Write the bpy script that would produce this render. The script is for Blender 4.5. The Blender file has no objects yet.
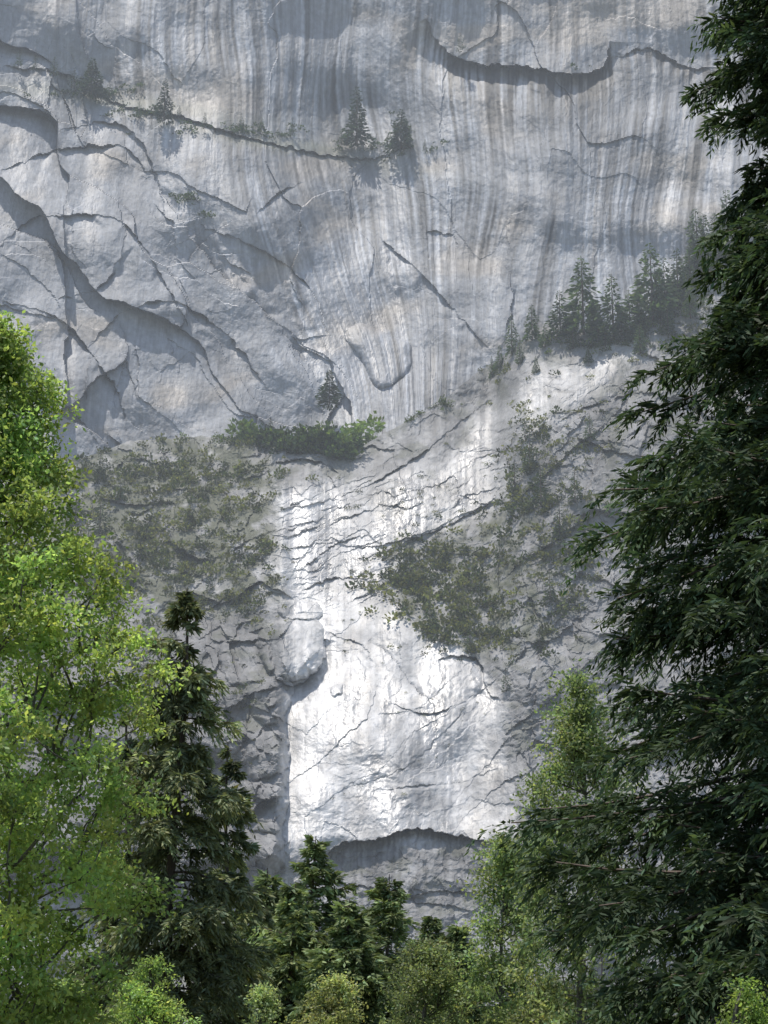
import bpy, math, numpy as np
from mathutils import Vector
rng=np.random.default_rng(7)
sc=bpy.context.scene
sc.view_settings.view_transform='Standard'
try: sc.view_settings.look='None'
except: pass
sc.view_settings.exposure=0
# ---------------- camera / design frame
PITCH=math.radians(18); VF=math.radians(30); F=512/math.tan(VF/2)
CAMZ=1.7
cp,sp=math.cos(PITCH),math.sin(PITCH)
def world(px,py,Y):
    px=np.asarray(px,float);py=np.asarray(py,float)
    a=(px-384)/F; b=(512-py)/F
    dy=cp-b*sp; dz=sp+b*cp
    k=Y/dy
    return np.stack([a*k,Y+0*k,CAMZ+dz*k],-1)
def tan_el(py):
    b=(512-py)/F
    return (sp+b*cp)/(cp-b*sp)
cam=bpy.data.cameras.new("camera"); co=bpy.data.objects.new("camera",cam); sc.collection.objects.link(co)
co.location=(0,0,CAMZ); co.rotation_euler=(math.pi/2+PITCH,0,0)
cam.sensor_fit='VERTICAL'; cam.angle=VF; cam.clip_end=6000; cam.clip_start=.1
sc.camera=co
# ---------------- noise
def h2(xi,yi,seed):
    h=(xi*374761393+yi*668265263+seed*2246822519)&0xffffffff
    h=((h^(h>>13))*1274126177)&0xffffffff
    h=h^(h>>16)
    return h
def rnd(xi,yi,seed): return h2(xi,yi,seed)/4294967296.0
def perlin(x,y,seed=0):
    xi=np.floor(x).astype(np.int64); yi=np.floor(y).astype(np.int64)
    xf=x-xi; yf=y-yi
    u=xf*xf*xf*(xf*(xf*6-15)+10); v=yf*yf*yf*(yf*(yf*6-15)+10)
    def g(ox,oy):
        a=rnd(xi+ox,yi+oy,seed)*2*math.pi
        return np.cos(a)*(xf-ox)+np.sin(a)*(yf-oy)
    n0=g(0,0)*(1-u)+g(1,0)*u; n1=g(0,1)*(1-u)+g(1,1)*u
    return (n0*(1-v)+n1*v)*1.5
def fbm(x,y,o=4,seed=0,gain=.5):
    r=0;a=1;s=1
    for i in range(o):
        r=r+a*perlin(x*s+i*17.3,y*s-i*9.1,seed+i); a*=gain; s*=2.03
    return r
def facets(x,y,seed,tilt=1.0):
    xi=np.floor(x).astype(np.int64); yi=np.floor(y).astype(np.int64)
    best=np.full(x.shape,9.);sec=np.full(x.shape,9.);val=np.zeros(x.shape);idv=np.zeros(x.shape)
    for ox in(-1,0,1):
        for oy in(-1,0,1):
            cx=xi+ox;cy=yi+oy
            jx=cx+rnd(cx,cy,seed);jy=cy+rnd(cx,cy,seed+1)
            dx=x-jx;dy=y-jy;d=np.sqrt(dx*dx+dy*dy)
            r=rnd(cx,cy,seed+2)
            v=(r-.5)+tilt*((rnd(cx,cy,seed+3)-.5)*dx*2+(rnd(cx,cy,seed+4)-.5)*dy*2)
            m=d<best
            sec=np.where(m,best,np.minimum(sec,d))
            val=np.where(m,v,val);idv=np.where(m,r,idv);best=np.where(m,d,best)
    return val,sec-best,idv
def sstep(a,b,x):
    t=np.clip((x-a)/(b-a),0,1); return t*t*(3-2*t)
def pline(px,py,pts):
    bd=np.full(px.shape,1e9);sg=np.zeros(px.shape);tt=np.zeros(px.shape)
    n=len(pts)-1
    for i in range(n):
        x0,y0=pts[i];x1,y1=pts[i+1];dx=x1-x0;dy=y1-y0;L2=dx*dx+dy*dy
        t=np.clip(((px-x0)*dx+(py-y0)*dy)/L2,0,1)
        d=np.hypot(px-x0-t*dx,py-y0-t*dy)
        c=dx*(py-y0)-dy*(px-x0)
        m=d<bd
        bd=np.where(m,d,bd);sg=np.where(m,np.sign(c),sg);tt=np.where(m,(i+t)/n,tt)
    return bd,sg,tt
def smoothline(pts,n=8):
    p=np.array(pts,float);p=np.vstack([2*p[0]-p[1],p,2*p[-1]-p[-2]]);o=[]
    for i in range(1,len(p)-2):
        for t in np.linspace(0,1,n,endpoint=False)[:n:2]:
            o.append(.5*((2*p[i])+(-p[i-1]+p[i+1])*t+(2*p[i-1]-5*p[i]+4*p[i+1]-p[i+2])*t*t+(-p[i-1]+3*p[i]-3*p[i+1]+p[i+2])*t**3))
    o.append(p[-2]);return [tuple(q) for q in o]
def ledge(px,py,pts,amp,w,side=1):
    d,s,t=pline(px,py,smoothline(pts))
    tap=np.clip(np.sin(math.pi*t),0,1)**.6
    return amp*np.exp(-d/w)*(s*side>0)*tap, np.exp(-(d/1.3)**2)*tap
def poly(px,py,pts,soft):
    ins=np.zeros(px.shape,bool);bd=np.full(px.shape,1e9)
    n=len(pts)
    for i in range(n):
        x0,y0=pts[i];x1,y1=pts[(i+1)%n];dx=x1-x0;dy=y1-y0
        t=np.clip(((px-x0)*dx+(py-y0)*dy)/(dx*dx+dy*dy),0,1)
        bd=np.minimum(bd,np.hypot(px-x0-t*dx,py-y0-t*dy))
        if y0!=y1:
            c=((y0>py)!=(y1>py))&(px<(x1-x0)*(py-y0)/(y1-y0)+x0)
            ins^=c
    sd=np.where(ins,bd,-bd)
    return sstep(-soft,soft,sd)
def blob(px,py,cx,cy,rx,ry,rot=0):
    c,s=math.cos(math.radians(rot)),math.sin(math.radians(rot))
    x=(px-cx)*c+(py-cy)*s;y=-(px-cx)*s+(py-cy)*c
    return np.exp(-((x/rx)**2+(y/ry)**2))
def bulge(px,py,cx,cy,rx,ry,rot=0,pw=3,e=.45):
    c,s=math.cos(math.radians(rot)),math.sin(math.radians(rot))
    x=(px-cx)*c+(py-cy)*s;y=-(px-cx)*s+(py-cy)*c
    return np.clip(1-(np.abs(x/rx)**pw+np.abs(y/ry)**pw),0,1)**e
# ---------------- mesh helpers
def make_mesh(name,verts,quads,cols,mats,matidx=None,smooth=False,extra=None):
    me=bpy.data.meshes.new(name)
    nv=len(verts);nf=len(quads)
    me.vertices.add(nv);me.vertices.foreach_set("co",np.ascontiguousarray(verts,dtype=np.float32).ravel())
    me.loops.add(nf*4);me.loops.foreach_set("vertex_index",np.ascontiguousarray(quads,dtype=np.int32).ravel())
    me.polygons.add(nf);me.polygons.foreach_set("loop_start",np.arange(0,nf*4,4,dtype=np.int32))
    for m in mats: me.materials.append(m)
    if matidx is not None: me.polygons.foreach_set("material_index",np.ascontiguousarray(matidx,dtype=np.int32))
    me.polygons.foreach_set("use_smooth",np.full(nf,smooth,dtype=bool))
    a=me.attributes.new("col",'FLOAT_COLOR','POINT')
    c4=np.ones((nv,4),np.float32);c4[:,:3]=cols
    a.data.foreach_set("color",c4.ravel())
    if extra:
        for k,v in extra.items():
            b=me.attributes.new(k,'FLOAT','POINT');b.data.foreach_set("value",np.ascontiguousarray(v,dtype=np.float32).ravel())
    me.update(calc_edges=True)
    ob=bpy.data.objects.new(name,me);sc.collection.objects.link(ob)
    return ob
def grid_quads(nr,nc):
    i=np.arange(nr*nc).reshape(nr,nc)
    return np.stack([i[:-1,:-1],i[:-1,1:],i[1:,1:],i[1:,:-1]],-1).reshape(-1,4)
class Acc:
    def __init__(s): s.V=[];s.C=[];s.M=[]
    def quads(s,q,c,m):
        q=np.asarray(q).reshape(-1,4,3);c=np.broadcast_to(np.asarray(c,float),(len(q),3))
        s.V.append(q);s.C.append(c);s.M.append(np.full(len(q),m))
    def cards(s,P,D,L,W,c,m=0):
        N=len(P)
        if N==0:return
        D=D/np.maximum(np.linalg.norm(D,axis=1,keepdims=True),1e-6)
        R=rng.normal(size=(N,3));S=np.cross(D,R);S/=np.maximum(np.linalg.norm(S,axis=1,keepdims=True),1e-6)
        L=np.broadcast_to(L,(N,))[:,None];W=np.broadcast_to(W,(N,))[:,None]
        q=np.stack([P,P+D*L*.45+S*W*.5,P+D*L,P+D*L*.45-S*W*.5],1)
        s.quads(q,c,m)
    def tube(s,pts,rad,c=(.09,.065,.05),m=1,n=6):
        pts=np.asarray(pts,float);rad=np.asarray(rad,float)
        T=np.gradient(pts,axis=0);T/=np.maximum(np.linalg.norm(T,axis=1,keepdims=True),1e-6)
        ref=np.array([1.,.13,.07]) if abs(T[0,2])>.7 else np.array([0,0,1.])
        A=np.cross(T,ref);A/=np.maximum(np.linalg.norm(A,axis=1,keepdims=True),1e-6);B=np.cross(T,A)
        th=np.arange(n+1)/n*2*math.pi
        ring=pts[:,None]+rad[:,None,None]*(np.cos(th)[None,:,None]*A[:,None]+np.sin(th)[None,:,None]*B[:,None])
        q=np.stack([ring[:-1,:-1],ring[:-1,1:],ring[1:,1:],ring[1:,:-1]],2)
        s.quads(q.reshape(-1,4,3),c,m)
    def build(s,name,mats):
        V=np.concatenate(s.V);C=np.concatenate(s.C);M=np.concatenate(s.M)
        return make_mesh(name,V.reshape(-1,3),np.arange(len(V)*4).reshape(-1,4),np.repeat(C,4,axis=0),mats,M)
# ---------------- materials
def newmat(name):
    m=bpy.data.materials.new(name);m.use_nodes=True;nt=m.node_tree;nt.nodes.clear()
    return m,nt,nt.nodes.new,nt.links.new
def rock_mat(name,streak,bumpd):
    m,nt,N,L=newmat(name)
    out=N('ShaderNodeOutputMaterial');b=N('ShaderNodeBsdfPrincipled');L(b.outputs[0],out.inputs[0])
    at=N('ShaderNodeAttribute');at.attribute_name='col'
    wet=N('ShaderNodeAttribute');wet.attribute_name='wet'
    tc=N('ShaderNodeTexCoord')
    def noise(scale,detail,rough,mapping=None):
        n=N('ShaderNodeTexNoise');n.inputs['Scale'].default_value=scale;n.inputs['Detail'].default_value=detail;n.inputs['Roughness'].default_value=rough
        if mapping:
            mp=N('ShaderNodeMapping');mp.inputs['Scale'].default_value=mapping;L(tc.outputs['Object'],mp.inputs[0]);L(mp.outputs[0],n.inputs['Vector'])
        else: L(tc.outputs['Object'],n.inputs['Vector'])
        return n
    n1=noise(.45,6,.74); n2=noise(1,3,.7,(1.6,.0,.03))
    def mr(src,a,b_,lo,hi):
        r=N('ShaderNodeMapRange');r.inputs[1].default_value=a;r.inputs[2].default_value=b_;r.inputs[3].default_value=lo;r.inputs[4].default_value=hi;L(src,r.inputs[0]);return r.outputs[0]
    def mul(x,y):
        q=N('ShaderNodeMath');q.operation='MULTIPLY';L(x,q.inputs[0]);L(y,q.inputs[1]);return q.outputs[0]
    f=mr(n1.outputs[0],.3,.7,.72,1.22)
    f=mul(f,mr(n2.outputs[0],.35,.65,1-streak,1+streak*.6))
    vm=N('ShaderNodeVectorMath');vm.operation='SCALE';L(at.outputs['Color'],vm.inputs[0]);L(f,vm.inputs['Scale'])
    L(vm.outputs[0],b.inputs['Base Color'])
    L(mr(wet.outputs['Fac'],0,1,.75,.34),b.inputs['Roughness'])
    L(mr(wet.outputs['Fac'],0,1,.25,1.0),b.inputs['Specular IOR Level'])
    bp=N('ShaderNodeBump');bp.inputs['Strength'].default_value=1
    L(mr(wet.outputs['Fac'],0,1,bumpd,bumpd*.5),bp.inputs['Distance'])
    L(n1.outputs[0],bp.inputs['Height'])
    L(bp.outputs[0],b.inputs['Normal'])
    return m
def leaf_mat(name,trans,rough=.5,spec=.3):
    m,nt,N,L=newmat(name)
    out=N('ShaderNodeOutputMaterial');b=N('ShaderNodeBsdfPrincipled');t=N('ShaderNodeBsdfTranslucent');mx=N('ShaderNodeMixShader')
    at=N('ShaderNodeAttribute');at.attribute_name='col'
    tc=N('ShaderNodeTexCoord');n=N('ShaderNodeTexNoise');n.inputs['Scale'].default_value=.9;n.inputs['Detail'].default_value=0;L(tc.outputs['Object'],n.inputs['Vector'])
    r=N('ShaderNodeMapRange');r.inputs[1].default_value=.3;r.inputs[2].default_value=.7;r.inputs[3].default_value=.78;r.inputs[4].default_value=1.25;L(n.outputs[0],r.inputs[0])
    vm=N('ShaderNodeVectorMath');vm.operation='SCALE';L(at.outputs['Color'],vm.inputs[0]);L(r.outputs[0],vm.inputs['Scale'])
    L(vm.outputs[0],b.inputs['Base Color'])
    v2=N('ShaderNodeVectorMath');v2.operation='MULTIPLY';v2.inputs[1].default_value=(1.3,1.35,.8);L(vm.outputs[0],v2.inputs[0]);L(v2.outputs[0],t.inputs['Color'])
    b.inputs['Roughness'].default_value=rough;b.inputs['Specular IOR Level'].default_value=spec
    mx.inputs[0].default_value=trans;L(b.outputs[0],mx.inputs[1]);L(t.outputs[0],mx.inputs[2]);L(mx.outputs[0],out.inputs[0])
    return m
def bark_mat():
    m,nt,N,L=newmat("bark")
    out=N('ShaderNodeOutputMaterial');b=N('ShaderNodeBsdfPrincipled');L(b.outputs[0],out.inputs[0])
    at=N('ShaderNodeAttribute');at.attribute_name='col'
    tc=N('ShaderNodeTexCoord');mp=N('ShaderNodeMapping');mp.inputs['Scale'].default_value=(9,9,1.5);L(tc.outputs['Object'],mp.inputs[0])
    n=N('ShaderNodeTexNoise');n.inputs['Scale'].default_value=1;n.inputs['Detail'].default_value=4;L(mp.outputs[0],n.inputs['Vector'])
    r=N('ShaderNodeMapRange');r.inputs[1].default_value=.3;r.inputs[2].default_value=.7;r.inputs[3].default_value=.5;r.inputs[4].default_value=1.4;L(n.outputs[0],r.inputs[0])
    vm=N('ShaderNodeVectorMath');vm.operation='SCALE';L(at.outputs['Color'],vm.inputs[0]);L(r.outputs[0],vm.inputs['Scale']);L(vm.outputs[0],b.inputs['Base Color'])
    bp=N('ShaderNodeBump');bp.inputs['Distance'].default_value=.03;L(n.outputs[0],bp.inputs['Height']);L(bp.outputs[0],b.inputs['Normal'])
    b.inputs['Roughness'].default_value=.9
    return m
BARK=bark_mat()
LEAF_B=leaf_mat("broadleaf",.5,.5,.3); LEAF_C=leaf_mat("conifer_foliage",.25,.65,.14); LEAF_F=leaf_mat("far_foliage",.35,.7,.1)
ROCK_W=rock_mat("granite_far",.16,.3); ROCK_A=rock_mat("granite_near",.06,.36)
# ---------------- upper wall
xf=np.arange(-40,810,1.0)
xs=np.concatenate([np.arange(-420,-40,4.),xf,np.arange(810,1190,4.)])
ys=np.concatenate([np.arange(540,470,-3.),np.arange(470,-12,-1.0),np.arange(-12,-260,-4.)])
PX,PY=np.meshgrid(xs,ys)
jx=2.2*fbm(PX/10,PY/10,2,5);jy=2.2*fbm(PX/10,PY/10,2,6)
lx=7*perlin(PX/90,PY/90,3);ly=7*perlin(PX/90,PY/90,11)
wx=PX+lx+jx;wy=PY+ly+jy
vx=PX+26*fbm(PX/95,PY/95,2,13)+jx*.6;vy=PY+26*fbm(PX/95,PY/95,2,14)+jy*.6
s=2.7+0*PX
bowl=blob(wx,wy,345,320,70,110,-12)
s=s-.95*bowl-.5*blob(wx,wy,420,345,80,50)-.6*blob(wx,wy,180,330,150,70,35)-.5*blob(wx,wy,60,200,130,90,20)
s=s+.8*sstep(120,60,wy)+.5*blob(wx,wy,600,180,120,120)
s=s-1.2*(blob(wx,wy,110,100,150,12,8)+blob(wx,wy,300,148,110,8,10))
s=np.clip(s,1.0,6)
T=tan_el(PY)
dT=np.zeros_like(T);dT[1:]=T[1:]-T[:-1]
Yw=465*np.exp(np.cumsum(dT/(s-T),axis=0))
Yw-=10*sstep(300,-100,PX)+22*sstep(560,900,PX)
Yw+=10*blob(wx,wy,420,260,140,200,10)
Yw+=6*fbm(PX/160,PY/160,3,21)
leftm=sstep(60,-40,(vx-165)-.75*(vy-170))
ca,sa=math.cos(math.radians(42)),math.sin(math.radians(42))
U=(vx*ca+vy*sa);V=(-vx*sa+vy*ca)
f1,e1,_=facets(U/170,V/66,31,1.0);f2,e2,_=facets(U/95,V/34,41,1.0);f3,e3,_=facets(vx/20,vy/22,51,.9)
amp=.03+.97*leftm
fm=sstep(-.2,.4,fbm(PX/110,PY/110,2,53))
Yw+=(f1*6.5+f2*1.5*fm)*amp+f3*.3*(.1+.9*leftm*fm)
g1,ge1,_=facets(vx/95,vy/200,61,.7)
Yw+=(g1*.9)*(1-leftm)
sx=PX-75*np.exp(-((PX-320)/110)**2)*np.clip((PY-130)/250,0,2)**1.4+45*np.exp(-((PX-520)/90)**2)*np.clip((PY-180)/250,0,2)**1.5+12*perlin(PX/90,PY/150,77)+jx*.3
Yw+=.35*fbm(sx/9,PY/200,3,79)*(1-.7*leftm)
Yw+=.16*fbm(PX/6,PY/8,3,81,.55)
crack=np.zeros_like(PX)
LW=[([(0,62),(60,72),(130,108),(220,128),(330,160),(405,150)],3.2,9,1),
 ([(425,20),(450,52),(500,66),(560,72),(605,66),(612,40)],8,15,1),
 ([(150,175),(190,235),(240,290),(300,350),(320,385)],3.6,16,-1),
 ([(0,170),(60,150),(120,150),(150,180)],2.5,14,1),
 ([(60,300),(100,290),(120,240),(115,200)],2.2,12,1),
 ([(0,300),(60,320),(110,380),(130,440)],3,14,1),
 ([(380,235),(410,265),(450,305),(495,348)],2.2,14,1),
 ([(424,232),(455,236),(456,262)],2.,12,1),
 ([(255,210),(280,190),(305,185)],1.6,8,1),
 ([(0,355),(50,395),(100,445)],2.5,14,1),
 ([(505,260),(512,300),(505,345)],1.6,10,-1),
 ([(0,250),(50,215),(110,215),(150,260),(190,330)],2.6,18,1),
 ([(60,132),(110,122),(150,160),(165,215)],2.4,16,1),
 ([(90,350),(150,300),(215,325),(270,395)],2.4,18,1),
 ([(200,225),(260,245),(305,290),(335,345)],1.6,14,1),
 ([(612,60),(650,50),(690,70),(740,66)],2.2,12,1)]
roofs=np.zeros_like(PX)
for i,(p,a,w,sd) in enumerate(LW):
    brk=.2+.8*sstep(-.35,.25,fbm(PX/32+i*7,PY/32,2,900))
    d,l=ledge(wx,wy,p,a,w,sd);Yw+=d*(brk if i>1 else (.6+.4*brk));crack=np.maximum(crack,l*brk*.7)
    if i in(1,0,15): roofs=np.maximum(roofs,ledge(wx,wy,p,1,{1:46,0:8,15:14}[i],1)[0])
fl=bulge(vx,vy,375,352,38,25,25,2.4,.6);Yw-=4.5*fl
base=np.array([.325,.347,.385])
st=fbm(sx/3.8,PY/170,3,91);st2=fbm(sx/20,PY/300,3,95)
patch=.35+.85*sstep(-.35,.35,fbm(sx/45,PY/130,2,96))
strm=((1-leftm)*.9+.18)*patch
val=1+ (np.clip(st,-.9,.9)*.5+st2*.35)*strm + .24*fbm(vx/60,vy/60,5,99,.62)
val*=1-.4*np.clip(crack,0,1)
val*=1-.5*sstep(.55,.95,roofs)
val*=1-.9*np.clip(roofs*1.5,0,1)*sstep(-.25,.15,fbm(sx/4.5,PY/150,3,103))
dark=sstep(.12,.45,fbm(sx/11,PY/260,3,107))*strm
val*=1-.45*dark
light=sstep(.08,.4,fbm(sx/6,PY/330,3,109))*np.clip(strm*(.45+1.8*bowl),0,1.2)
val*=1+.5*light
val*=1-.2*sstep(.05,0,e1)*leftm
val=np.clip(val,.16,1.7)
warm=sstep(.1,.6,fbm(PX/90,PY/60,3,111)*.7+1.3*blob(PX,PY,600,14,90,26)+.8*blob(PX,PY,500,35,70,12))
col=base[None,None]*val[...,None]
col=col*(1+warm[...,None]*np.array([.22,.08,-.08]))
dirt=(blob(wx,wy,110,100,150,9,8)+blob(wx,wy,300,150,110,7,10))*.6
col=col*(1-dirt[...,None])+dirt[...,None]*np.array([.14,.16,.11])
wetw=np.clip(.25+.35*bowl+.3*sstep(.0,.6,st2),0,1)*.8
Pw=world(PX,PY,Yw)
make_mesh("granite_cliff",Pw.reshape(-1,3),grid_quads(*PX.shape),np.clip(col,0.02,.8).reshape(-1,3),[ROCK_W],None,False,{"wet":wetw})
def wall_pt(px,py):
    j=np.clip(np.searchsorted(xs,px),0,len(xs)-1);i=np.clip(np.searchsorted(-ys,-py),0,len(ys)-1)
    return Pw[i,j]
# ---------------- lower apron
TP=np.array([(-420,330),(-200,400),(0,448),(80,460),(130,442),(200,436),(250,440),(300,452),(350,456),(390,430),(440,402),(480,372),(525,340),(570,332),(640,334),(675,295),(715,250),(768,215),(900,150),(1190,40)],float)
top=np.interp(xs,TP[:,0],TP[:,1])+2.5*fbm(xs/22,xs*0+.5,4,7)
nr=720
v=np.linspace(0,1,nr)[:,None]
bot=1090.
AX=np.broadcast_to(xs[None],(nr,len(xs))).copy();AY=bot+(top[None]-bot)*v
jx=1.8*fbm(AX/8,AY/8,2,205);jy=1.8*fbm(AX/8,AY/8,2,206)
wx=AX+8*perlin(AX/60,AY/60,203)+jx;wy=AY+8*perlin(AX/60,AY/60,211)+jy
s=1.4+0*AX
slab=poly(wx,wy,[(285,640),(300,600),(400,610),(500,680),(515,840),(330,850),(285,880)],8)
gul=poly(wx,wy,[(275,500),(360,480),(440,470),(500,400),(560,360),(640,350),(580,400),(520,440),(500,500),(400,560),(380,625),(285,625)],14)
lslope=poly(wx,wy,[(-200,430),(80,455),(260,430),(400,440),(400,612),(100,600),(-200,640)],18)
lveg=poly(wx,wy,[(-200,430),(80,455),(260,430),(272,480),(280,590),(230,612),(100,600),(-200,640)],14)
lblk=poly(wx,wy,[(190,620),(262,612),(280,690),(287,780),(262,890),(190,900),(-300,900),(-300,640)],5)
rbut=poly(wx,wy,[(510,440),(600,380),(700,330),(1100,150),(1100,900),(520,860),(505,720),(510,600)],22)
rveg=poly(wx,wy,[(385,545),(470,520),(540,500),(550,640),(500,660),(420,640),(390,600)],14)
chd,_,_=pline(wx,wy,smoothline([(296,485),(300,530),(306,580),(322,620),(335,665),(322,710),(312,770),(306,870)]))
chute=np.exp(-(chd/(18+8*sstep(640,800,wy)))**2)*sstep(470,500,wy)
low=sstep(835,850,wy)
s=s+(1.0-s)*lslope;s=s+(1.2-s)*slab;s=s+(1.0-s)*gul;s=s+(1.22-s)*lblk;s=s+(1.5-s)*rbut;s=s+(1.05-s)*rveg*(1-.5*rbut)
s=s+(1.15-s)*chute*(1-low)
s=np.where(low>0,s+(2.6-s)*low*sstep(200,330,wx),s)
T=tan_el(AY);dT=np.zeros_like(T);dT[1:]=T[1:]-T[:-1]
s=np.maximum(s,T+.2)
Ya=322*np.exp(np.cumsum(dT/(s-T),axis=0))
k=np.array([1,6,15,20,15,6,1.])/64
for _ in range(8):
    pad=np.pad(Ya,((0,0),(3,3)),mode='edge');Ya=sum(pad[:,i:i+Ya.shape[1]]*k[i] for i in range(7))
Ya+=4*fbm(AX/130,AY/130,2,221)
Ya+=3*blob(AX,AY,325,560,60,90)
lbs=sstep(640,700,wy+.3*(280-wx))*sstep(900,850,wy)
Ya-=(6+4*fbm(wy/40,wx/200,2,333))*lblk*lbs
for cx,cy,rx,ry,a,r in [(272,700,20,26,4,20),(268,755,24,22,4,-10),(262,805,26,24,4,15),(245,660,26,22,3,-15),(222,720,24,34,3,10),(300,612,24,12,2.5,0),(262,845,18,26,3,0)]:
    Ya-=a*bulge(wx,wy,cx,cy,rx,ry,r,3,.4)
f1,e1,_=facets(wx/60,wy/42,231,.9);f2,e2,_=facets(wx/22,wy/19,241,.9);f3,e3,_=facets(wx/9,wy/7,251,.8)
rough=.22+.55*lblk+.3*lveg+.2*rbut-.18*slab-.12*gul
rough=np.clip(rough,.02,1.2)
Ya+=(f1*5.0+f2*2.2+f3*.9)*rough
ca,sa=math.cos(math.radians(-22)),math.sin(math.radians(-22))
U=wx*ca+wy*sa;V=-wx*sa+wy*ca
h1,he,_=facets(U/80,V/10,261,.5);h2_,h2e,_=facets(U/26,V/4.5,271,.5)
hm=.35+.65*sstep(-.2,.3,fbm(AX/60,AY/40,2,263))
Ya+=(h1*1.3+h2_*.6)*(gul*.8+.1)*(1-slab)*hm
steps=blob(AX,AY,310,545,34,62)
q1,_,_=facets(wx/46,wy/7,275,.4);Ya+=q1*1.3*steps
ca,sa=math.cos(math.radians(-38)),math.sin(math.radians(-38))
U=wx*ca+wy*sa;V=-wx*sa+wy*ca
k1,ke,_=facets(U/150,V/22,281,.4)
Ya+=k1*.5*slab+k1*1.2*rbut
Ya+=.15*fbm(AX/6,AY/6,3,291,.55)*(1-.4*slab)+.8*fbm(wx/32,wy/32,4,295)*(1-.4*slab)*(1-.5*chute)
crack=np.zeros_like(AX);roofs=np.zeros_like(AX)
LA=[([(325,868),(345,846),(385,836),(430,830),(470,836),(500,850)],8,13,1,1),
 ([(262,660),(290,684),(325,662),(328,640)],6,12,1,0),
 ([(325,800),(380,775),(430,750),(490,670)],.5,3,1,0),
 ([(360,790),(430,785),(500,770)],.5,3,1,0),
 ([(205,640),(225,700),(250,740),(285,760)],3,10,1,0),
 ([(215,760),(250,790),(288,800)],3,10,1,0),
 ([(440,662),(478,660),(482,690),(498,700)],2.5,8,1,0),
 ([(370,640),(400,670),(430,700),(440,740)],1.4,10,-1,0),
 ([(300,880),(340,880),(400,895),(480,890)],3,8,1,0),
 ([(255,462),(310,464),(335,474)],2.5,8,1,0),
 ([(340,500),(380,480),(440,440),(500,390)],1.8,10,1,0),
 ([(360,560),(420,535),(480,505),(505,470)],1.2,8,1,0),
 ([(300,590),(340,575),(380,585)],1.6,8,1,0),
 ([(560,420),(600,400),(640,390)],1.5,10,1,0),
 ([(520,560),(540,640),(530,720)],1.8,8,1,0),
 ([(500,430),(512,480),(505,540)],2.5,10,-1,0),
 ([(330,632),(360,640),(372,665)],1.2,7,1,0),
 ([(380,700),(420,712),(455,705)],1.0,7,1,0)]
for i,(p,a,w,sd,rf) in enumerate(LA):
    brk=.3+.7*sstep(-.3,.25,fbm(AX/25+i*7,AY/25,2,901)) if i>1 else .75+.25*fbm(AX/15,AY/15,2,902)
    d,l=ledge(wx,wy,p,a,w,sd);Ya+=d*brk;crack=np.maximum(crack,l*min(1,.3+a/3)*brk)
    if rf: roofs=np.maximum(roofs,ledge(wx,wy,p,1,22,1)[0])
Ya-=6.5*bulge(wx,wy,295,648,34,29,-15,2.6,.5)
Ya-=1.2*bulge(wx,wy,334,690,5,6)
base=np.array([.335,.338,.345])
st=fbm(AX/6,AY/90,4,301);st2=fbm(AX/25,AY/120,3,305)
val=1+.14*st+.2*st2+.32*fbm(wx/40,wy/40,5,309,.62)
val*=1-.4*crack
val*=1+.52*slab*(1-.45*sstep(440,505,AX))+.45*gul-.22*rbut-.36*lblk+.7*chute  # slab, gully and chute glare, buttress and left-block shade put into albedo
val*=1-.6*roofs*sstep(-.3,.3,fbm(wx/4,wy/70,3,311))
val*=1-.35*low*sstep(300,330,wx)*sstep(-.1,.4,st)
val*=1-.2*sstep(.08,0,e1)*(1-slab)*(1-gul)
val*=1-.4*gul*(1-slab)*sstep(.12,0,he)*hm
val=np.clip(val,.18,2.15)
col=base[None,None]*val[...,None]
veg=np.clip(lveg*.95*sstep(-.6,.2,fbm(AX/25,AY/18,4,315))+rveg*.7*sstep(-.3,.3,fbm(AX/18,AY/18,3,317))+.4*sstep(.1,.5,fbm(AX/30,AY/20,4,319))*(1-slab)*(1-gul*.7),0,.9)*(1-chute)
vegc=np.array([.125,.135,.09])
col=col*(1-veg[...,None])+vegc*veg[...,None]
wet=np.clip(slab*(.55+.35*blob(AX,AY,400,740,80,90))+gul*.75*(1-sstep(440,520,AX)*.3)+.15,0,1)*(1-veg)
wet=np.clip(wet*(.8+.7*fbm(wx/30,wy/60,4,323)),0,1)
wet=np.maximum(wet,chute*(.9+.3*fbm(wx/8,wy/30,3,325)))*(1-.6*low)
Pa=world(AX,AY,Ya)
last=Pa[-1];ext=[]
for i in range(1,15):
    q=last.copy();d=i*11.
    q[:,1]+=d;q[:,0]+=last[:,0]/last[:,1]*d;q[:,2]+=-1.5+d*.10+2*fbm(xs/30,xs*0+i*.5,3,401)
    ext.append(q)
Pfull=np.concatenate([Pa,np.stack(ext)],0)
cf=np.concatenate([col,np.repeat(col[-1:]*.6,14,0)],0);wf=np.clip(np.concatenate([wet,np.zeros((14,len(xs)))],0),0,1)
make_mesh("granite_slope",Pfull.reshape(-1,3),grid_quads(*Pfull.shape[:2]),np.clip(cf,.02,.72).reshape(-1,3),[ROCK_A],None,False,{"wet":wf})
def apr_pt(px,py):
    j=int(np.clip(np.searchsorted(xs,px),0,len(xs)-1))
    vv=(bot-py)/(bot-top[j]);i=int(np.clip(round(vv*(nr-1)),0,nr-1))
    return Pa[i,j]
def top_at(px): return float(np.interp(px,xs,top))
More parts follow.
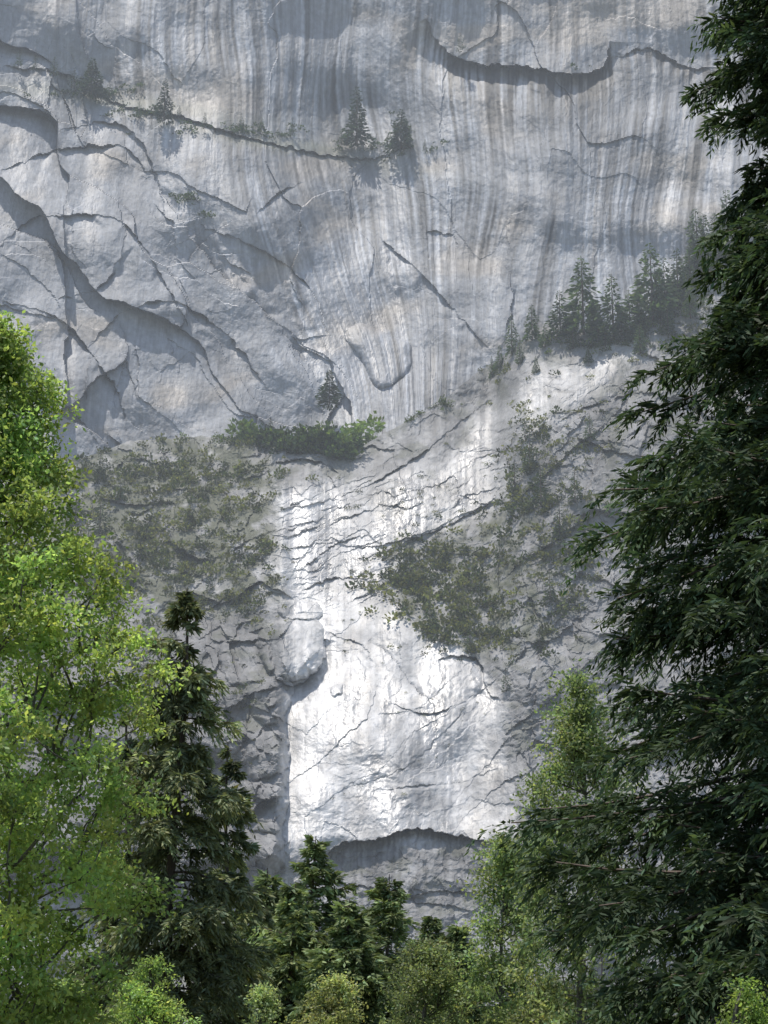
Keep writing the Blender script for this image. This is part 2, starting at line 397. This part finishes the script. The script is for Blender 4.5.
# ---------------- ground
m,nt,N,L=newmat("forest_floor")
out=N('ShaderNodeOutputMaterial');b=N('ShaderNodeBsdfPrincipled');L(b.outputs[0],out.inputs[0])
n=N('ShaderNodeTexNoise');n.inputs['Scale'].default_value=.8;n.inputs['Detail'].default_value=8
tc=N('ShaderNodeTexCoord');L(tc.outputs['Object'],n.inputs['Vector'])
cr=N('ShaderNodeValToRGB');cr.color_ramp.elements[0].color=(.035,.05,.02,1);cr.color_ramp.elements[1].color=(.12,.12,.06,1);cr.color_ramp.elements[0].position=.35;cr.color_ramp.elements[1].position=.65
L(n.outputs[0],cr.inputs[0]);L(cr.outputs[0],b.inputs['Base Color']);b.inputs['Roughness'].default_value=.95
gx=np.linspace(-3000,3000,121);gy=np.linspace(-3000,3000,121);GX,GY=np.meshgrid(gx,gy)
G=np.stack([GX,GY,0*GX],-1)
make_mesh("ground",G.reshape(-1,3),grid_quads(121,121),np.full((121*121,3),.1),[m])
# ---------------- vegetation generators
def jcol(c,N,sat=.25):
    k=1+rng.normal(0,sat,(N,1));h=rng.normal(0,.07,(N,1))
    return np.clip(np.asarray(c)*k*np.concatenate([1+h,1+0*h,1-h],1),.006,.6)
def far_conifer(acc,P,h,r,n=420,c=(.06,.08,.065)):
    P=np.asarray(P)-np.array([0,r*.4,.5])
    acc.tube([P,P+[0,0,h*.5],P+[0,0,h]],[h*.018,h*.012,.05],n=5)
    u=1-(rng.random(n))**.62*.94
    nl=15;ph=rng.random()
    u=u*.5+.5*(np.round(u*nl+ph)/nl-ph/nl)+rng.normal(0,.006,n);u=np.clip(u,.06,.985)
    az=rng.random(n)*2*math.pi
    lob=1+.35*np.sin(az*2+rng.random()*6+u*9)+.3*np.sin(az*3+rng.random()*6-u*14)
    R=r*(.05+(1-u)**.8)*lob*rng.random(n)**.5
    D=np.stack([np.cos(az),np.sin(az),-.25+rng.normal(0,.25,n)],1)
    pos=P+np.stack([R*np.cos(az),R*np.sin(az),u*h-R*.25],1)
    ln=r*(.22+.30*(1-u))
    cc=jcol(np.asarray(c)*(1+rng.normal(0,.15)),n,.3)
    acc.cards(pos,D,ln,ln*.42,cc)
def shrub(acc,P,r,n=60,c=(.09,.11,.055),flat=.7,var=.2):
    d=rng.normal(size=(n,3));d/=np.linalg.norm(d,axis=1,keepdims=True);d[:,2]=np.abs(d[:,2])
    lob=1+.3*np.sin(d[:,0]*5+rng.random()*6)+.25*np.sin(d[:,1]*6+rng.random()*6)
    pos=np.asarray(P)+d*(r*lob*rng.random(n)**.4)[:,None]*np.array([1,1,flat])
    D=d+rng.normal(0,.6,(n,3))
    acc.cards(pos,D,r*.45,r*.32,jcol(np.asarray(c)*max(.4,1+rng.normal(0,var)),n,.25))
def conifer(name,px,py_top,Y,prof,z0,nb,ntw,ntf,c,tuft=.12,droop=.25,rise=.1,hang=.5,tipc=1.5,tr=.22,trunkc=(.10,.075,.06),pw=.3,gap=.0,zvar=.18,asp=.2,lateral=.75,thin_right=False,lenvar=.72):
    topP=world(px,py_top,Y);H=float(topP[2]);bx=float(topP[0]);acc=Acc()
    zz=np.linspace(-.3,H,14)
    wob=.12*np.sin(zz*.5+px)
    acc.tube(np.stack([bx+wob,Y+wob*.5,zz],1),tr*(1-zz/H*.97)+.01,c=trunkc,n=10)
    pz=np.array([p[0] for p in prof]);pr=np.array([p[1] for p in prof])
    u=np.sort(rng.random(nb));zs=z0+(H-.1-z0)*u
    for i,z in enumerate(zs):
        R=float(np.interp(z,pz,pr))
        az=i*2.399+rng.normal(0,.3);Lb=R*rng.uniform(lenvar,1.1)
        if rng.random()<gap: continue
        if Lb<.15: Lb=.15
        dr=droop*rng.uniform(.6,1.4);ri=rise+rng.normal(0,.08)
        hd=np.array([math.cos(az),math.sin(az),0.]);sd=np.array([-hd[1],hd[0],0.])
        def bp(uu):
            uu=np.asarray(uu)
            return np.array([bx,Y,z])+hd*(Lb*uu)[...,None]+np.array([0,0,1.])*(Lb*(ri*uu-dr*uu**1.7+.10*uu**4))[...,None]+sd*(Lb*.06*np.sin(uu*4+i))[...,None]
        uu=np.linspace(0,1,7);acc.tube(bp(uu),.012+Lb*.009*(1-uu),c=trunkc,n=4)
        nt_=max(6,int(ntw*Lb/pr.max()+4));nf_=ntf
        wide=1
        if thin_right and math.cos(az)>.35: nf_=ntf//3;wide=2.2
        ut=rng.uniform(.15,1,nt_);side=rng.choice([-1,1],nt_)
        ang=np.radians(rng.uniform(30,75,nt_))*side*(1-.3*ut)
        lt=(pw*Lb*(1-.6*ut)+.25*min(1,Lb))*rng.uniform(.5,1.1,nt_)
        td=hd*np.cos(ang)[:,None]+sd*np.sin(ang)[:,None]+np.array([0,0,1.])*rng.normal(-.15,zvar,nt_)[:,None]
        B=bp(ut)
        vv=np.linspace(0.05,1,nf_)[None,:]*np.ones((nt_,1));vv=np.clip(vv+rng.normal(0,.03,vv.shape),0,1.02)
        P=B[:,None]+td[:,None]*(lt[:,None]*vv)[...,None]-np.array([0,0,1.])*(lt[:,None]*hang*vv**2)[...,None]
        tang=td[:,None]-np.array([0,0,1.])*(2*hang*vv)[...,None]
        s2=np.where(rng.random(vv.shape)<.5,-1,1)[...,None]
        lat=np.cross(tang,np.array([0,0,1.]));lat/=np.maximum(np.linalg.norm(lat,axis=-1,keepdims=True),1e-5)
        D=tang*.9+lat*s2*lateral+rng.normal(0,.25,P.shape)
        n=P.size//3
        cb=np.asarray(c)*(1+rng.normal(0,.17))
        cc=jcol(cb,n,.2)*np.repeat(1+rng.normal(0,.15,nt_),nf_)[:,None]*(1+(tipc-1)*np.clip((ut[:,None]*.5+vv*.5)**2,0,1)).reshape(-1,1)
        tl=tuft*rng.uniform(.6,1.5,n)*(1.15-.4*vv.reshape(-1))
        acc.cards(P.reshape(-1,3)+rng.normal(0,tuft*.12,(n,3)),D.reshape(-1,3),tl,tl*asp*wide,np.clip(cc,.005,.6))
    return acc.build(name,[LEAF_C,BARK])
def broadleaf(name,px,py_top,Y,prof,z0,ncl,ntw,nlf,c,leaf=.08,clr=.6,tr=.15):
    topP=world(px,py_top,Y);H=float(topP[2]);bx=float(topP[0]);acc=Acc()
    zz=np.linspace(-.2,H*.85,12);wob=.2*np.sin(zz*.45+px)
    tp=np.stack([bx+wob,Y+wob*.6,zz],1);acc.tube(tp,tr*(1-zz/H*.95)+.01,c=(.12,.11,.09),n=9)
    pz=np.array([p[0] for p in prof]);pr=np.array([p[1] for p in prof])
    z=z0+(H-z0)*rng.random(ncl);R=np.interp(z,pz,pr);az=rng.random(ncl)*2*math.pi
    rr=np.maximum(0,R*rng.uniform(.85,1.1,ncl)-clr*.5)*np.sqrt(rng.uniform(.03,1,ncl))
    Cs=np.stack([bx+rr*np.cos(az),Y+rr*np.sin(az),z],1)
    order=np.argsort(rr);nodes=[p for p in tp if p[2]>z0*.5]
    for j in order:
        C=Cs[j]
        Nn=np.array(nodes);dd=Nn-C;dist=np.linalg.norm(dd,axis=1)+np.where(Nn[:,2]>C[2]-.1,1.5,0)
        A=Nn[int(np.argmin(dist))];nodes.append(C)
        t=np.linspace(0,1,5)[:,None];M=(A+C)/2+rng.normal(0,.12,3)
        r0=.012+.03*(1-min(1,rr[j]/max(R[j],.1)))
        acc.tube((1-t)**2*A+2*t*(1-t)*M+t*t*C,r0*(1-t[:,0]*.6),c=(.11,.10,.08),n=4)
        out=np.array([math.cos(az[j])*.7,math.sin(az[j])*.7,.5])
        cb=np.asarray(c)*(1+rng.normal(0,.16))*np.array([1+rng.normal(0,.06),1,1])
        td=rng.normal(size=(ntw,3))+out*.8;td/=np.linalg.norm(td,axis=1,keepdims=True);td[:,2]*=.75
        lt=clr*rng.uniform(.5,1.35,ntw)
        vv=rng.random((ntw,nlf))**.8
        P=C+td[:,None]*(lt[:,None]*vv)[...,None]-np.array([0,0,1.])*(lt[:,None]*.25*vv**2)[...,None]+rng.normal(0,leaf*.7,(ntw,nlf,3))
        D=td[:,None]*.5+rng.normal(0,.7,P.shape)+np.array([0,0,-.25])
        n=ntw*nlf;ll=leaf*rng.uniform(.6,1.25,n)
        acc.cards(P.reshape(-1,3),D.reshape(-1,3),ll,ll*.55,jcol(cb,n,.2))
    return acc.build(name,[LEAF_B,BARK])
mpp=lambda Y:Y/F/cp
def zat(py,Y): return float(world(384,py,Y)[2])
# right big dark conifer
Y=32;m_=.0172
sil=[(-60,135),(30,182),(60,196),(110,165),(150,134),(200,156),(300,212),(400,268),(500,290),(600,318),(700,330),(780,356),(880,375),(1000,345),(1100,310)]
prof=sorted([(zat(p,Y)+.8,w*m_*1.07) for p,w in sil]);prof.append((zat(-160,Y),.3))
conifer("cedar_tree",850,-170,Y,prof,1.2,580,80,26,(.042,.064,.034),tuft=.19,droop=.36,rise=.16,hang=.5,tipc=1.8,tr=.42,pw=.23,zvar=.42,asp=.26,lateral=.95,thin_right=True,lenvar=.62)
# mid left conifers
Y=44;m_=mpp(Y)
conifer("fir_tree",184,588,Y,[(0,60*m_),(zat(1000,Y),82*m_),(zat(850,Y),74*m_),(zat(740,Y),58*m_),(zat(650,Y),34*m_),(zat(598,Y),8*m_)],1.5,150,38,18,(.17,.19,.105),tuft=.19,droop=.35,rise=.12,hang=.6,tipc=1.5,tr=.2,pw=.34,gap=.1,zvar=.35,asp=.26,lenvar=.5)
conifer("fir_tree",232,742,Y+6,[(0,40*m_),(zat(900,Y+6),42*m_),(zat(742,Y+6),4*m_)],1.5,95,26,16,(.16,.185,.1),tuft=.2,droop=.4,rise=.1,hang=.5,tr=.15,pw=.34,gap=.1,zvar=.35,asp=.28,lenvar=.5)
conifer("fir_tree",130,700,Y+3,[(0,50*m_),(zat(900,Y+3),50*m_),(zat(700,Y+3),4*m_)],1.5,80,26,16,(.13,.155,.085),tuft=.2,droop=.4,rise=.1,hang=.5,tr=.22,pw=.34,gap=.15,zvar=.35,asp=.28,lenvar=.5)
# bottom centre conifers
for (px,pt,w,Yc) in [(315,836,52,66),(386,874,46,70),(348,900,38,60),(268,868,36,72),(432,915,42,76),(292,884,36,62),(458,925,36,66)]:
    m_=mpp(Yc)
    conifer("fir_tree",px,pt,Yc,[(0,w*m_*1.3),(zat(1024,Yc),w*m_*1.15),(zat((pt+1024)/2,Yc),w*m_*.85),(zat(pt+25,Yc),w*m_*.38),(zat(pt,Yc),.1)],1,120,24,13,(.16,.20,.095),tuft=.25,droop=.2,rise=.3,hang=.25,tipc=1.6,tr=.18,pw=.36,zvar=.35,asp=.3,lenvar=.5)
# left bright broadleaf tree
Y=25;m_=mpp(Y)
sil=[(335,24),(380,66),(420,86),(500,108),(560,146),(620,182),(700,200),(780,215),(860,212),(930,190),(1000,170),(1080,130)]
prof=sorted([(zat(p,Y),w*m_) for p,w in sil])
broadleaf("maple_tree",-8,330,Y,prof,1.6,620,15,16,(.33,.42,.145),leaf=.082,clr=.52,tr=.17)
def bl(name,px,pt,Y,w,c,ncl=60,clr=.7,leaf=.1):
    m_=mpp(Y);H=zat(pt,Y)
    broadleaf(name,px,pt,Y,[(0,w*m_*.7),(H*.4,w*m_),(H*.75,w*m_*.8),(H,w*m_*.2)],.3*H*.5,ncl,12,15,c,leaf=leaf,clr=clr,tr=.1)
bl("oak_tree",575,682,50,75,(.23,.28,.14),150,.85,.12)
bl("oak_tree",505,838,54,52,(.25,.305,.15),110,.8,.12)
bl("alder_bush",150,966,36,66,(.32,.42,.15),130,.38,.065)
bl("alder_bush",335,980,42,58,(.31,.33,.16),130,.42,.075)
bl("alder_bush",262,992,42,38,(.32,.38,.2),70,.38,.075)
bl("alder_bush",425,946,55,64,(.21,.25,.13),130,.7,.1)
bl("alder_bush",745,985,26,45,(.24,.33,.1),100,.3,.055)
bl("alder_bush",545,985,52,60,(.19,.22,.11),90,.6,.11)
bl("alder_bush",60,985,36,70,(.25,.32,.12),110,.45,.075)
# forest mass at the cliff foot
fa=Acc()
for i in range(230):
    Yc=rng.uniform(90,300);px=rng.uniform(-350,1120);P=world(px,1000,Yc)
    P=np.array([P[0],Yc,0.]);ht=(zat(rng.uniform(915,990),Yc))
    ht=min(max(ht,6),30);far_conifer(fa,P,ht,ht*.2,330,c=(.09,.12,.065) if Yc<180 else (.11,.135,.08))
fa.build("forest",[LEAF_F,BARK])
# ridge conifers
ra=Acc()
for px,pb,hp in [(583,336,92),(613,338,70),(598,342,46),(560,334,52),(532,340,42),(512,354,46),(545,346,26),(640,338,40),(652,322,84),(630,332,56),(665,308,60),(690,288,56),(678,300,66),(520,364,34),(492,378,26),(605,346,34),(573,348,36),(622,342,36),(705,270,66),(716,260,60),(698,276,84),(728,250,72),(745,236,66),(760,226,70),(500,370,32),(660,324,54),(536,372,22),(588,362,20),(640,352,34),(668,334,40),(690,318,44)]:
    P=apr_pt(px,max(pb,top_at(px)+1));sc_=P[1]/F/cp*.97;hp*=rng.uniform(.88,1.1)
    far_conifer(ra,P,hp*sc_,hp*sc_*.18*rng.uniform(.75,1.4),700,c=(.07,.11,.05))
ra.build("ridge_conifers",[LEAF_F,BARK])
for px,pb,hp,w in [(357,148,74,.17),(165,124,54,.16),(93,98,46,.28),(401,152,50,.22)]:
    a=Acc();P=wall_pt(px,pb);k=P[1]/F/cp*.95
    far_conifer(a,P-np.array([0,2,0]),hp*k,hp*k*w,900,c=(.035,.06,.04));a.build("pine_tree",[LEAF_F,BARK])
a=Acc();P=wall_pt(330,412);k=P[1]/F/cp
far_conifer(a,P-np.array([0,6,0]),38*k,10*k,900,c=(.03,.05,.03));a.build("pine_tree",[LEAF_F,BARK])
sa_=Acc()
for px,pb,hp in [(388,150,18),(55,78,24),(293,136,20),(460,52,22),(20,68,20),(36,72,18),(242,126,14),(262,132,16),(140,118,18),(205,130,20),(425,152,14),(395,152,26),(110,100,22),(180,118,14),(75,90,26),(342,146,20)]:
    P=wall_pt(px,pb);k=P[1]/F/cp;far_conifer(sa_,P-np.array([0,1.5,0]),hp*k,hp*k*.2,220,c=(.04,.07,.04))
for px,py,rx,ry,n in [(90,94,40,5,30),(250,132,60,5,36),(380,150,40,5,20),(185,200,12,6,20),(205,215,5,3,4),(140,114,30,4,14),(400,130,10,14,14),(560,70,40,3,8)]:
    for i in range(n):
        P=wall_pt(px+rng.normal(0,rx*.6),py+rng.normal(0,ry*.6));shrub(sa_,P,rng.uniform(.7,1.9),45,(.055,.09,.035))
sa_.build("cliff_ledge_vegetation",[LEAF_F,BARK])
sb=Acc()
for px,pb,hp in [(100,476,28),(530,470,40),(515,496,40),(541,505,44),(430,628,36),(270,440,30),(100,535,45),(76,520,45),(560,540,40),(575,500,34),(120,500,24),(160,505,20),(500,560,28),(445,560,22),(470,650,26),(225,470,16),(590,440,30),(180,450,14),(506,690,24),(95,600,50),(410,590,26),(140,560,26),(210,590,22),(525,440,26),(480,600,24),(190,520,24),(240,560,22),(125,580,34),(550,600,34),(540,650,28),(150,470,20),(205,500,20)]:
    P=apr_pt(px,pb);k=P[1]/F/cp;far_conifer(sb,P,hp*k,hp*k*.2,320,c=(.05,.08,.032))
OL=(.15,.165,.06);DK=(.055,.075,.027)
for px,py,rx,ry,n,c,r0,r1 in [(450,585,62,44,380,OL,.7,2.4),(475,640,42,14,120,OL,.7,2.1),(400,572,16,24,60,OL,.6,1.8),(180,480,105,28,420,OL,.6,2.1),(170,550,92,46,520,OL,.6,2.2),(235,602,50,12,100,OL,.6,1.7),(520,490,24,60,160,OL,.6,2.2),(600,345,50,8,70,(.11,.15,.055),.6,1.8),(690,290,50,40,210,(.11,.155,.055),.8,2.8),(560,560,38,80,220,OL,.5,2.1),(430,405,26,7,36,(.12,.16,.05),.5,1.5),(260,440,60,6,100,(.12,.165,.05),.6,1.8),(560,440,50,40,120,OL,.4,1.8),(350,640,60,60,16,OL,.3,.7),(420,720,60,50,10,OL,.25,.5),(240,700,20,60,36,OL,.3,1.1),(430,500,60,30,50,OL,.3,1.),(120,620,60,50,130,OL,.6,1.9),(500,370,16,8,32,OL,.6,1.5),(690,340,50,30,80,OL,.6,1.8),(260,620,30,8,24,OL,.4,1.2)]:
    for i in range(n):
        qx=px+rng.normal(0,rx*.6);qy=max(py+rng.normal(0,ry*.6),top_at(qx)+1)
        if 284<qx<335 and qy>480 and rng.random()<.9: continue
        cl=float(perlin(np.array([qx/16.]),np.array([qy/12.]),777)[0])
        if cl<-.12 and rng.random()<.7: continue
        P=apr_pt(qx,qy);r=r0+(r1-r0)*rng.random()**1.8
        shrub(sb,P,r,44,c if rng.random()<.6 else DK,.85,.25)
for px,py in [(330+i*6.2,799-i*2.6) for i in range(20)]+[(450+i*6,742-i*11) for i in range(7)]:
    P=apr_pt(px+rng.normal(0,2),py+rng.normal(0,2));shrub(sb,P,rng.uniform(.15,.5),16,(.09,.1,.06))
sb.build("hillside_shrubs",[LEAF_F,BARK])
sd=Acc()
for i in range(135):
    t=rng.random();px=240+t*120+rng.normal(0,7);P=apr_pt(px,top_at(px)+rng.uniform(0,8)+(rng.random()<.25)*6)
    P=P+np.array([0,rng.uniform(0,10),rng.uniform(0,2)+ (6.5 if px>300 else 1.5)*rng.random()])
    shrub(sd,P,rng.uniform(1.0,3.3),110,(.14,.21,.055) if rng.random()<.65 else (.05,.085,.028),1.0)
sd.build("meadow_bushes",[LEAF_F,BARK])
# ---------------- light
S=Vector((-.2,.05,.98)).normalized()
el=math.asin(S.z);az=math.atan2(S.x,S.y)
li=bpy.data.lights.new("sun",'SUN');li.energy=5;li.angle=math.radians(.5);li.color=(1,.955,.88)
lo=bpy.data.objects.new("sun",li);sc.collection.objects.link(lo);lo.rotation_euler=S.to_track_quat('Z','Y').to_euler();lo.location=(0,0,800)
w=bpy.data.worlds.new("World");sc.world=w;w.use_nodes=True;nt=w.node_tree;nt.nodes.clear()
o=nt.nodes.new('ShaderNodeOutputWorld');bg=nt.nodes.new('ShaderNodeBackground');sk=nt.nodes.new('ShaderNodeTexSky')
sk.sky_type='NISHITA';sk.sun_disc=False;sk.sun_elevation=el;sk.sun_rotation=az
nt.links.new(sk.outputs[0],bg.inputs[0]);bg.inputs[1].default_value=.15;nt.links.new(bg.outputs[0],o.inputs[0])
# ---------------- air: real haze between the valley floor trees and the cliff
m,nt,N,L=newmat("haze")
out=N('ShaderNodeOutputMaterial');vs=N('ShaderNodeVolumeScatter');vs.inputs['Color'].default_value=(.86,.93,1,1);vs.inputs['Density'].default_value=.00055;vs.inputs['Anisotropy'].default_value=.0
L(vs.outputs[0],out.inputs['Volume'])
bx=np.array([(x_,y_,z_) for x_ in(-700,700) for y_ in(80,1000) for z_ in(-6,540)],float)
q=[(0,1,3,2),(4,6,7,5),(0,4,5,1),(2,3,7,6),(0,2,6,4),(1,5,7,3)]
make_mesh("valley_haze",bx,np.array(q),np.full((8,3),1.),[m])
